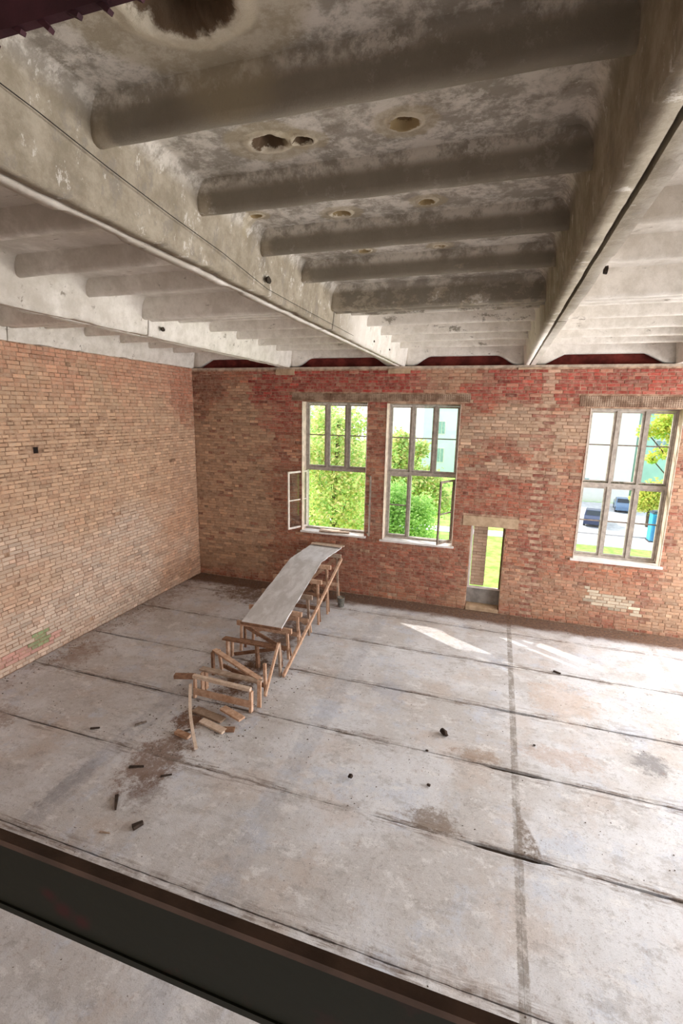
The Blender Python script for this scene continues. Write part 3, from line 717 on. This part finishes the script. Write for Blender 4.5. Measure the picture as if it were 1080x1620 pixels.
# broken-down steps in front of the walkway
# stool-like frame just in front of the sheet
t = empty('trestle', (4.15, -4.45, 0)); tag(t, 'dark brown low trestle with a wide top board, in front of the pale sheet', 'trestle')
P = lambda x, y, z: (x-4.15, y+4.45, z)
stick_obj('crossbar', P(3.50, -4.36, .46), P(4.72, -4.42, .50), .13, .035, M_wood_dark, t)
stick_obj('leg', P(3.60, -4.38, 0), P(3.60, -4.38, .445), .045, .08, M_wood, t, up=(0, 1, 0))
stick_obj('leg', P(3.58, -4.20, 0), P(3.66, -4.30, .45), .045, .06, M_wood, t, up=(0, 1, 0))
stick_obj('leg', P(4.30, -4.42, 0), P(4.26, -4.40, .46), .05, .09, M_wood_dark, t, up=(0, 1, 0))
stick_obj('leg', P(4.84, -4.56, 0), P(4.76, -4.44, .60), .04, .07, M_wood_grey, t, up=(0, 1, 0))
stick_obj('leg', P(4.72, -4.24, 0), P(4.74, -4.40, .60), .04, .06, M_wood_dark, t, up=(0, 1, 0))
stick_obj('brace', P(3.7, -4.31, .12), P(4.6, -4.33, .40), .02, .07, M_wood_dark, t)
t = empty('trestle', (4.2, -5.0, 0)); tag(t, 'broken trestle frame with a long slanting board between its posts', 'trestle')
P = lambda x, y, z: (x-4.2, y+5.0, z)
stick_obj('post', P(3.62, -4.95, 0), P(3.62, -4.95, .47), .05, .06, M_wood_dark, t, up=(0, 1, 0))
stick_obj('post', P(3.66, -4.72, 0), P(3.66, -4.80, .45), .05, .05, M_wood, t, up=(0, 1, 0))
stick_obj('slanting_board', P(3.60, -4.86, .47), P(4.86, -5.42, .42), .10, .035, M_wood, t)
stick_obj('post', P(4.86, -5.22, 0), P(4.84, -5.20, .60), .05, .05, M_wood, t, up=(0, 1, 0))
stick_obj('brace', P(4.92, -5.36, .08), P(4.80, -4.55, .66), .04, .07, M_wood, t)
stick_obj('floor_rail', P(3.72, -4.75, .10), P(4.82, -5.12, .10), .03, .08, M_wood_dark, t)
t = empty('step_frame', (4.3, -5.6, 0)); tag(t, 'lowest open box frame at the foot of the walkway, three crossbars', 'frame')
P = lambda x, y, z: (x-4.3, y+5.6, z)
stick_obj('crossbar', P(3.70, -5.45, .42), P(4.92, -5.48, .42), .12, .03, M_wood_grey, t)
stick_obj('crossbar', P(3.70, -5.68, .40), P(4.84, -5.72, .40), .07, .06, M_wood_light, t)
stick_obj('lower_rail', P(3.74, -5.74, .15), P(4.82, -5.76, .15), .03, .12, M_wood, t)
stick_obj('post', P(4.85, -5.74, 0), P(4.85, -5.72, .37), .05, .07, M_wood, t, up=(0, 1, 0))
stick_obj('post', P(4.92, -5.58, 0), P(4.90, -5.52, .46), .07, .03, M_wood, t, up=(0, 1, 0))
stick_obj('post', P(4.84, -5.40, 0), P(4.84, -5.42, .40), .05, .04, M_wood_dark, t, up=(0, 1, 0))
stick_obj('post', P(3.73, -5.70, 0), P(3.73, -5.68, .37), .04, .06, M_wood, t, up=(0, 1, 0))
stick_obj('side_panel', P(3.77, -5.52, 0), P(3.77, -5.52, .40), .09, .025, M_wood, t, up=(1, 0, 0))
stick_obj('side_panel', P(3.77, -5.40, 0), P(3.77, -5.40, .40), .09, .025, M_wood, t, up=(1, 0, 0))
stick_obj('stub', P(3.36, -5.75, .37), P(3.70, -5.64, .37), .10, .07, M_wood_dark, t)
# loose timber around the foot
o = thing_stick('loose_batten', (3.74, -5.83, .33), (4.53, -6.84, .02), .05, .035, M_wood_light, bend=.04, seg=8); tag(o, 'thin pale batten leaning from the lowest frame to the floor', 'batten')
for p0, p1, w, m, lb in [((3.95, -6.02, .02), (4.55, -6.12, .02), .15, M_wood_grey, 'flat grey board on the floor right under the lowest frame, longest of three'),
                      ((4.22, -6.24, .022), (4.72, -6.36, .022), .12, M_wood_light, 'pale board on the floor in front of the lowest frame'),
                      ((4.42, -5.92, .09), (4.86, -6.06, .075), .13, M_wood, 'tilted brown board resting on another under the lowest frame'),
                      ((4.60, -6.34, .02), (4.84, -6.26, .02), .10, M_wood_dark, 'dark offcut beside the pale board at the foot of the frame'),
                      ((4.02, -6.62, .03), (4.28, -6.66, .03), .09, M_wood, 'short brown block beside the leaning batten')]:
    o = thing_stick('board', p0, p1, w, .035 if 'block' not in lb else .055, m); tag(o, lb, 'board')

# bucket by the wall
def lathe(prof, n=24):
    V = []; Fs = []
    for r, z in prof:
        for k in range(n): V.append((r*math.cos(2*PI*k/n), r*math.sin(2*PI*k/n), z))
    for i in range(len(prof)-1):
        for k in range(n): a = i*n+k; b = i*n+(k+1) % n; Fs.append((a, b, b+n, a+n))
    return V, Fs
t = empty('bucket', (4.89, -.97, 0)); tag(t, 'small grey metal bucket on the floor beneath the leftmost window', 'bucket')
obj('body', lathe([(0, .004), (.075, .0), (.08, .01), (.097, .235), (.103, .24), (.103, .25), (.092, .248), (.085, .12), (.0, .12)]), M_iron, t, smooth=True)
obj('contents', lathe([(0, .225), (.05, .222), (.0905, .213)]), simple('dried_mortar', srgb(200, 190, 176), .9), t)
b = bmesh.new(); 
for k in range(12):
    a0, a1 = PI*k/12, PI*(k+1)/12
    stick(b, (.10*math.cos(a0), -.03-.0*k, .235-.10*math.sin(a0)*.6), (.10*math.cos(a1), -.03, .235-.10*math.sin(a1)*.6), .006, .006)
for vtx in b.verts: vtx.co.y -= .09*max(0, 1-abs(vtx.co.x)/.11)+0
obj('handle', b, M_iron, t)

# rubble on the floor
def chunk(loc, s, mat, label, cat='rubble', stretch=(1, 1, .6), name='rubble_piece', rot=0):
    b = bmesh.new(); bmesh.ops.create_icosphere(b, subdivisions=2, radius=s)
    for v in b.verts:
        n = 1+.5*noise.noise(v.co*3/s*.4+Vector((loc[0], loc[1], 0))); v.co = Vector((v.co.x*stretch[0]*n, v.co.y*stretch[1]*n, v.co.z*stretch[2]*n))
    zmin = min(v.co.z for v in b.verts)
    for v in b.verts: v.co.z -= zmin
    o = obj(name, b, mat); o.location = (loc[0], loc[1], -.002); o.rotation_euler = (0, 0, rot); return tag(o, label, cat)
M_dark = simple('dark_rubble', srgb(66, 54, 46), .95, .2, 20); M_grey = simple('grey_rubble', srgb(120, 108, 98), .95, .2, 20)
chunk((8.00, -5.25), .055, M_dark, 'dark tapered chunk lying near the middle of the hall floor', stretch=(1.5, .8, .8), rot=2.3)
chunk((6.87, -6.62), .038, M_dark, 'small black lump alone on the floor right of the dirt patch', stretch=(.9, 1, .8))
chunk((7.92, -6.40), .026, M_dark, 'tiny dark lump on the floor, lowest of the two beside the cross joint', stretch=(1, .8, .7))
chunk((7.80, -5.72), .022, M_dark, 'tiny dark lump lying on the long joint in mid floor')
chunk((9.35, -5.05), .020, M_dark, 'tiny dark crumb just right of the cross joint')
def debris_px(x, y, L, w, ang, mat, label, name='splinter'):
    d = Vector((math.cos(ang), math.sin(ang), 0))*L/2
    o = thing_stick(name, Vector((x, y, w*.4))-d, Vector((x, y, w*.4))+d, w, w*.7, mat, taper=.5); tag(o, label, 'debris')
debris_px(4.15, -8.02, .24, .045, -.9, M_dark, 'dark stick end at the lower left rim of the dirt patch')
debris_px(4.66, -8.22, .12, .07, 1.0, M_dark, 'dark stubby offcut below the dirt patch')
debris_px(4.35, -8.42, .13, .022, .2, M_wood_grey, 'thin grey splinter near the lowest left floor joint')
debris_px(3.95, -7.42, .20, .035, .4, M_dark, 'dark splinter at the upper left rim of the dirt patch')
debris_px(4.45, -7.42, .15, .03, .6, M_dark, 'dark splinter inside the dirt patch')
debris_px(3.35, -6.62, .17, .04, .9, M_grey, 'grey splinter on the long joint left of the leaning batten')
debris_px(4.15, -6.52, .10, .03, .8, M_dark, 'short dark splinter between joint and leaning batten')
debris_px(2.75, -6.95, .14, .03, .5, M_dark, 'dark splinter left on the floor by the left wall side')
debris_px(9.92, -2.62, .14, .04, -.4, M_dark, 'dark sliver on the joint below the second sun streak')
# crumbs
V = []; Fs = []
random.seed(3)
def crumb(x, y, s):
    b = len(V); h = s*.5
    for dx, dy, dz in ((-s, -s, 0), (s, -s*.6, 0), (s*.7, s, 0), (-s*.8, s*.7, 0), (random.uniform(-h, h), random.uniform(-h, h), s*1.1)): V.append((x+dx*random.uniform(.6, 1.3), y+dy*random.uniform(.6, 1.3), dz-.003))
    for f in ((0, 1, 4), (1, 2, 4), (2, 3, 4), (3, 0, 4)): Fs.append(tuple(b+k for k in f))
for _ in range(1500): crumb(random.uniform(.1, 13), random.uniform(-11, -.1), random.choice((.004, .006, .009)))
for _ in range(700): crumb(random.gauss(4.1, .4), random.gauss(-7.4, .6), random.choice((.003, .005, .007)))
for _ in range(500): crumb(random.uniform(0, 14), -.05-abs(random.gauss(0, .25)), random.choice((.006, .01, .016)))
for _ in range(300): crumb(.05+abs(random.gauss(0, .25)), random.uniform(-9, 0), random.choice((.006, .01, .014)))
for _ in range(300): crumb(random.gauss(4.3, .5), random.uniform(-6.5, -4), random.choice((.006, .01, .014)))
o = obj('floor_crumbs', (V, Fs), M_grey); o['kind'] = 'stuff'; tag(o, 'crumbs of mortar and brick scattered over the concrete floor', 'rubble')

# ------------------------------------------------------------------ near the camera
bm = bmesh.new(); Y = -11.57; x0, x1 = 0.0, 18.0; t = empty('steel_beam', (9, Y, 3.9)); 
def lb(name, ya, yb, za, zb, mat):
    b = bmesh.new(); box(b, x0-9, x1-9, ya-Y, yb-Y, za-3.9, zb-3.9); return obj(name, b, mat, t)
lb('upper_flange', Y-.020, Y+.0, 4.128, 4.142, M_flange); lb('web', Y-.016, Y+.0, 3.975, 4.128, M_steel); lb('lower_flange', Y-.020, Y+.0, 3.960, 3.975, M_steel)
tag(t, 'dark green painted steel beam with red primer spots crossing close below the camera', 'beam')
t = empty('lintel_plate', (9, Y, 5.5)); tag(t, 'dark rusted steel plate with a jagged lower edge, top left corner', 'plate')
b = bmesh.new(); box(b, -9, 9, -.006, .006, -.03, .45); pl = obj('plate', b, M_rust, t)
random.seed(5)
for k in range(60):
    x = -2.2+k*.047; 
    L = random.uniform(.004, .014)
    b = bmesh.new(); stick(b, (x-.008, 0, -.022), (x+.012, 0, -.03-L), .010, .008, up=(0, 1, 0), taper=.45); obj('tooth', b, M_rust, t)
WIREPTS = [(6.19, -10.313, 6.408), (6.19, -10.071, 6.388), (6.19, -9.614, 6.333), (6.19, -9.08, 6.282), (6.19, -8.401, 6.233), (6.19, -7.602, 6.141), (6.19, -6.715, 6.079), (6.19, -4.66, 6.005)]
# thin wire along the first long beam
pts = [(x-.015, y, max(z, 6.135)) for x, y, z in WIREPTS]
b = bmesh.new()
for p, q in zip(pts, pts[1:]): stick(b, p, q, .004, .004)
wo_ = obj('wire', b, simple('wire_black', srgb(40, 34, 30), .8)); tag(wo_, 'thin black wire strung along the side of the large left ceiling beam', 'wire')

# ------------------------------------------------------------------ outside
def grass_mat():
    t = NT('lawn'); p = t.pos(); t.col(t.mix(t.ramp(t.noise(p, 1.2, 7, .7), .35, .65), srgb(120, 178, 62), srgb(166, 214, 98))); t.bump(t.noise(p, 40, 4), .5, .03); return t.m
def asph(): 
    t = NT('asphalt'); p = t.pos(); t.col(t.mix(t.ramp(t.noise(p, 2, 6), .35, .65), srgb(176, 176, 182), srgb(202, 202, 206))); return t.m
GZ = -5.5
def flat(name, x0, x1, y0, y1, z0, z1, mat):
    b = bmesh.new(); box(b, x0, x1, y0, y1, z0, z1); return struct(obj(name, b, mat))
flat('ground', -80, 120, .5, 160, GZ-.5, GZ, grass_mat())
AS = asph()
b = bmesh.new(); box(b, -.5, 18.5, .0, .5, GZ, -.12); obj('lower_facade', b, M_mortar, wb)
flat('pavement', -40, 90, 30.6, 32.6, GZ, GZ+.05, simple('pavement_mat', srgb(214, 212, 214), .9, .05, 3))
flat('road', 13.5, 90, 34.8, 53.0, GZ, GZ+.04, AS)
flat('forecourt', 13.0, 90, 32.6, 34.8, GZ, GZ+.045, simple('forecourt_mat', srgb(208, 200, 200), .9, .05, 3))
flat('kerb', 13.3, 90, 34.7, 34.9, GZ, GZ+.16, simple('kerb_mat', srgb(176, 172, 172), .9, .05, 3))

M_fac = simple('facade_white', srgb(226, 222, 220), .9, .03, 1.5); M_facb = simple('facade_blue_white', srgb(206, 222, 228), .9, .02, 1.5)
M_win = simple('far_glass', srgb(146, 172, 176), .3, .1, 3); M_roof = simple('roof_edge', srgb(150, 120, 112), .8, .1, 3)
def building(label, x0, x1, y0, y1, h, mat, wins, roofmat):
    cx, cy = (x0+x1)/2, (y0+y1)/2; t = empty('building', (cx, cy, GZ)); tag(t, label, 'building')
    b = bmesh.new(); box(b, x0-cx, x1-cx, y0-cy, y1-cy, 0, h-GZ); obj('wall', b, mat, t)
    b = bmesh.new(); box(b, x0-cx-.3, x1-cx+.3, y0-cy-.3, y1-cy+.3, h-GZ, h-GZ+.3); obj('roof', b, roofmat, t)
    for (a, c, z0, z1) in wins:
        b = bmesh.new(); box(b, a-.12-cx, c+.12-cx, y0-cy-.06, y0-cy+.02, z0-.12-GZ, z1+.12-GZ); f = obj('window', b, M_sill, t)
        b = bmesh.new(); box(b, a-cx, (a+c)/2-.04-cx, y0-cy-.08, y0-cy-.05, z0-GZ, z1-GZ); obj('pane', b, M_win, f)
        b = bmesh.new(); box(b, (a+c)/2+.04-cx, c-cx, y0-cy-.08, y0-cy-.05, z0-GZ, z1-GZ); obj('pane', b, M_win, f)
    return t
building('tall pale blue-white house with small windows seen through the middle window', -4.4, 12, 75, 88, 12, M_facb,
         [(-1.7, -.6, 1.4, 3.5), (-1.7, -.6, -3.6, -1.2), (3.2, 4.3, 1.4, 3.5), (3.2, 4.3, -3.6, -1.2), (8, 9.1, 1.4, 3.5)], M_roof)
bt = building('long white building with pink eaves behind the parked cars', 10.5, 24.2, 53.5, 66, 6.2, M_fac, [(18.4, 19.6, -3.4, -2.6)], simple('pink_eave', srgb(214, 170, 160), .8, .05, 3))
building('pale teal building added at the right behind the parked cars, in place of a pane reflection', 26.0, 40, 60, 72, 5.5, simple('teal_reflection', srgb(176, 216, 206), .9, .04, 1), [(28, 29.5, 0, 2), (31, 32.5, 0, 2)], M_roof)  # added block whose teal colour stands in for a reflection in the pane

def leafmat(name, cs):
    t = NT(name); g = t.n.new('ShaderNodeNewGeometry'); r = t.n.new('ShaderNodeValToRGB'); r.color_ramp.elements[0].color = srgb(*cs[0]); r.color_ramp.elements[1].color = srgb(*cs[-1])
    for k, c in enumerate(cs[1:-1]): e = r.color_ramp.elements.new((k+1)/(len(cs)-1)); e.color = srgb(*c)
    t.link(g.outputs['Random Per Island'], r.inputs[0]); t.col(r.outputs[0]); t.b.inputs['Roughness'].default_value = .6
    tr = t.n.new('ShaderNodeBsdfTranslucent'); t.link(r.outputs[0], tr.inputs[0]); mx = t.n.new('ShaderNodeMixShader'); mx.inputs[0].default_value = .45
    out = [n for n in t.n if n.type == 'OUTPUT_MATERIAL'][0]; t.link(t.b.outputs[0], mx.inputs[1]); t.link(tr.outputs[0], mx.inputs[2]); t.link(mx.outputs[0], out.inputs[0]); return t.m
L_green = leafmat('leaves_green', [(140, 184, 104), (178, 216, 130), (208, 232, 156)])
L_yel = leafmat('leaves_yellowing', [(160, 194, 90), (216, 224, 112), (232, 210, 120)])
L_mix = leafmat('leaves_mixed', [(142, 182, 106), (192, 220, 134), (230, 230, 156), (240, 216, 176)])
M_bark = simple('bark', srgb(92, 78, 66), .9, .2, 12)
def tree(label, x, y, blobs, n, mat, leaf=.11, cat='tree', name='tree', trunk=True, seed=1):
    rnd = random.Random(seed); t = empty(name, (x, y, GZ)); tag(t, label, cat)
    V = []; Fs = []; tot = sum(r[3]**2 for r in blobs)
    for (bx, by, bz, r) in blobs:
        for _ in range(int(n*r*r/tot)):
            d = Vector((rnd.gauss(0, 1), rnd.gauss(0, 1), rnd.gauss(0, 1))).normalized(); rr = r*(.25+.75*rnd.random()**.7)*rnd.uniform(.85, 1.25)*(1+.3*noise.noise(d*2.5+Vector((bx, by, bz))))
            c = Vector((bx, by, bz-GZ))+d*rr; s = leaf*rnd.uniform(.6, 1.4)
            a = Vector((rnd.gauss(0, 1), rnd.gauss(0, 1), rnd.gauss(0, .6))).normalized(); e = a.cross(Vector((rnd.gauss(0, 1), rnd.gauss(0, 1), rnd.gauss(0, 1)))).normalized()
            k = len(V); V += [tuple(c-a*s), tuple(c+e*s*.5), tuple(c+a*s), tuple(c-e*s*.5)]; Fs.append((k, k+1, k+2, k+3))
    f = obj('foliage', (V, Fs), mat, t)
    if trunk:
        b = bmesh.new(); top = max(q[2] for q in blobs)-GZ
        stick(b, (0, 0, 0), (.1, .1, top), .32, .32, seg=6, bend=.1, taper=.7)
        for q in blobs: 
            if q[2]-GZ > 1.5: stick(b, (0, 0, (q[2]-GZ)*.55), (q[0], q[1], q[2]-GZ), .05, .05, taper=.6)
        obj('trunk', b, M_bark, t)
    return t
tree('broad yellow-green tree filling the leftmost window', 1.2, 9.4, [(0, 0, 3.2, 1.5), (.9, -.3, 1.9, 1.4), (-1.3, .2, 2.6, 1.5), (.4, -.3, .6, 1.5), (-.7, .2, 4.5, .8), (.8, .1, 4.4, .8), (-1.5, .3, .2, 1.4), (.9, .2, -.8, 1.2)], 13000, L_mix, leaf=.10, seed=1)
tree('slim yellow-green tree in the left half of the middle window', 2.9, 16.5, [(0, 0, 2.2, 1.25), (.8, 0, .5, 1.4), (-1.0, .2, 1.4, 1.3), (.0, .1, 3.3, .7), (1.3, .1, 2.9, .55), (1.9, 0, .9, .9), (2.6, 0, -.3, .9)], 10000, L_mix, leaf=.12, seed=3)
tree('bright green leafy crown low in the middle window beside the open lawn', 3.4, 12.6, [(0, 0, -.3, 1.3), (1.2, .1, -.7, 1.1), (-.9, .1, -.2, 1.2), (.2, .1, .6, .9), (1.6, .2, .1, .7), (1.6, 0, -2.2, 1.1), (0, 0, -2, 1.2)], 13000, L_green, leaf=.09, seed=4)
tree('yellowing tree at the upper right of the rightmost window', 19.2, 15.0, [(-2.5, 0, 5.1, 1.1), (-3.9, 0, 4.3, .4), (-3.2, .2, 4.5, .55), (-2.5, .1, 3.9, .5), (-3.5, 0, 3.0, .3), (-3.0, .1, 3.3, .35), (-1.8, 0, 4.0, .8), (-1.3, .1, 5.8, 1.3)], 7000, L_yel, leaf=.10, seed=6)
tree('small yellowing tree behind the blue cabin', 22.9, 40.0, [(0, 0, -2.5, 1.5), (-.7, 0, -2.9, 1.0), (.9, 0, -2.2, 1.2)], 7000, L_yel, leaf=.14, seed=8)
tree('background tree left of the tall pale house', -8.5, 34, [(0, 0, 1.0, 3.4), (3, 0, -1.2, 2.4), (-3, 0, .2, 2.8), (.5, 0, 4.0, 2.0), (-6, 0, 0, 3)], 12000, L_mix, leaf=.18, seed=7)
tree('unseen tall tree added close to the facade, its high crown blocking sun above the leftmost window', -3.6, 5.4, [(0, 0, 12.3, 1.9), (1.6, 1.3, 12.0, 1.5), (-1.6, -.5, 11.8, 1.6), (.4, .2, 13.8, 1.6)], 9000, L_mix, seed=9)  # out-of-view tree, added to cut the sun that reaches the floor

def car(label, x, y, rz, colr, L=4.2, Wd=1.7):
    t = empty('car', (x, y, GZ+.02)); t.rotation_euler = (0, 0, rz); tag(t, label, 'car')
    paint = simple('car_paint', srgb(*colr), .25, .03, 2); dark = simple('car_glass', srgb(44, 52, 60), .1, .05, 3); tyre = simple('tyre', srgb(32, 32, 34), .9)
    side = [(-L/2, .35), (-L/2, .80), (-L/2+.15, .92), (-L*.30, .98), (-L*.17, 1.42), (L*.14, 1.44), (L*.30, 1.02), (L/2-.15, .86), (L/2, .70), (L/2, .32), (L*.40, .22), (-L*.42, .22)]
    b = bmesh.new(); A = []; B = []
    for (u, v) in side:
        ins = .14 if v > 1.2 else 0
        A.append(b.verts.new((u, -Wd/2+ins, v))); B.append(b.verts.new((u, Wd/2-ins, v)))
    n = len(side)
    for k in range(n): b.faces.new((A[k], A[(k+1) % n], B[(k+1) % n], B[k]))
    b.faces.new(A[::-1]); b.faces.new(B)
    body = obj('body', b, paint, t)
    b = bmesh.new()
    for s in (-1, 1):
        yo = s*(Wd/2-.062); v = [b.verts.new(q) for q in ((-L*.25, yo+s*.062, 1.02), (-L*.16, yo-s*.03, 1.36), (L*.12, yo-s*.03, 1.36), (L*.24, yo+s*.062, 1.02))]; b.faces.new(v if s < 0 else v[::-1])
    for (xa, xb, za, zb) in ((L*.29, L*.15, 1.05, 1.41), (-L*.295, -L*.185, 1.02, 1.38)):
        d = .012 if xa > 0 else -.012
        v = [b.verts.new(q) for q in ((xa+d, -Wd/2+.12, za), (xa+d, Wd/2-.12, za), (xb+d, Wd/2-.2, zb), (xb+d, -Wd/2+.2, zb))]; b.faces.new(v)
    obj('windows', b, dark, t)
    for sx in (-L*.31, L*.30):
        for s in (-1, 1):
            b = bmesh.new(); bmesh.ops.create_cone(b, cap_ends=True, segments=20, radius1=.32, radius2=.32, depth=.2, matrix=Matrix.Translation((sx, s*(Wd/2-.08), .32)) @ Matrix.Rotation(PI/2, 4, 'X')); obj('wheel', b, tyre, t)
    return t
car('dark blue car parked nose-on, seen through the lower left of the rightmost window', 18.1, 39.6, math.radians(-100), (52, 62, 92))
car('blue-grey car farther back near the white building', 22.6, 48.6, math.radians(-98), (104, 128, 160))
# blue cabin at the roadside
t = empty('cabin', (21.9, 34.0, GZ+.045)); t.scale = (1.25, 1.25, 1.25); tag(t, 'narrow bright blue portable cabin standing on the pavement', 'cabin')
MB_ = simple('cabin_blue', srgb(58, 150, 196), .5, .06, 2)
b = bmesh.new(); box(b, -.38, .38, -.38, .38, .08, 1.95); obj('body', b, MB_, t)
b = bmesh.new(); box(b, -.42, .42, -.42, .42, 1.95, 2.03); box(b, -.3, .3, -.3, .3, 2.03, 2.12); obj('roof', b, simple('cabin_roof', srgb(70, 84, 96), .6), t)
b = bmesh.new(); box(b, -.28, .28, -.40, -.38, .15, 1.85); obj('door', b, simple('cabin_door', srgb(44, 120, 168), .5, .05, 2), t)
b = bmesh.new(); box(b, -.44, .44, -.44, .44, 0, .08); obj('skid', b, simple('cabin_skid', srgb(60, 60, 62), .8), t)
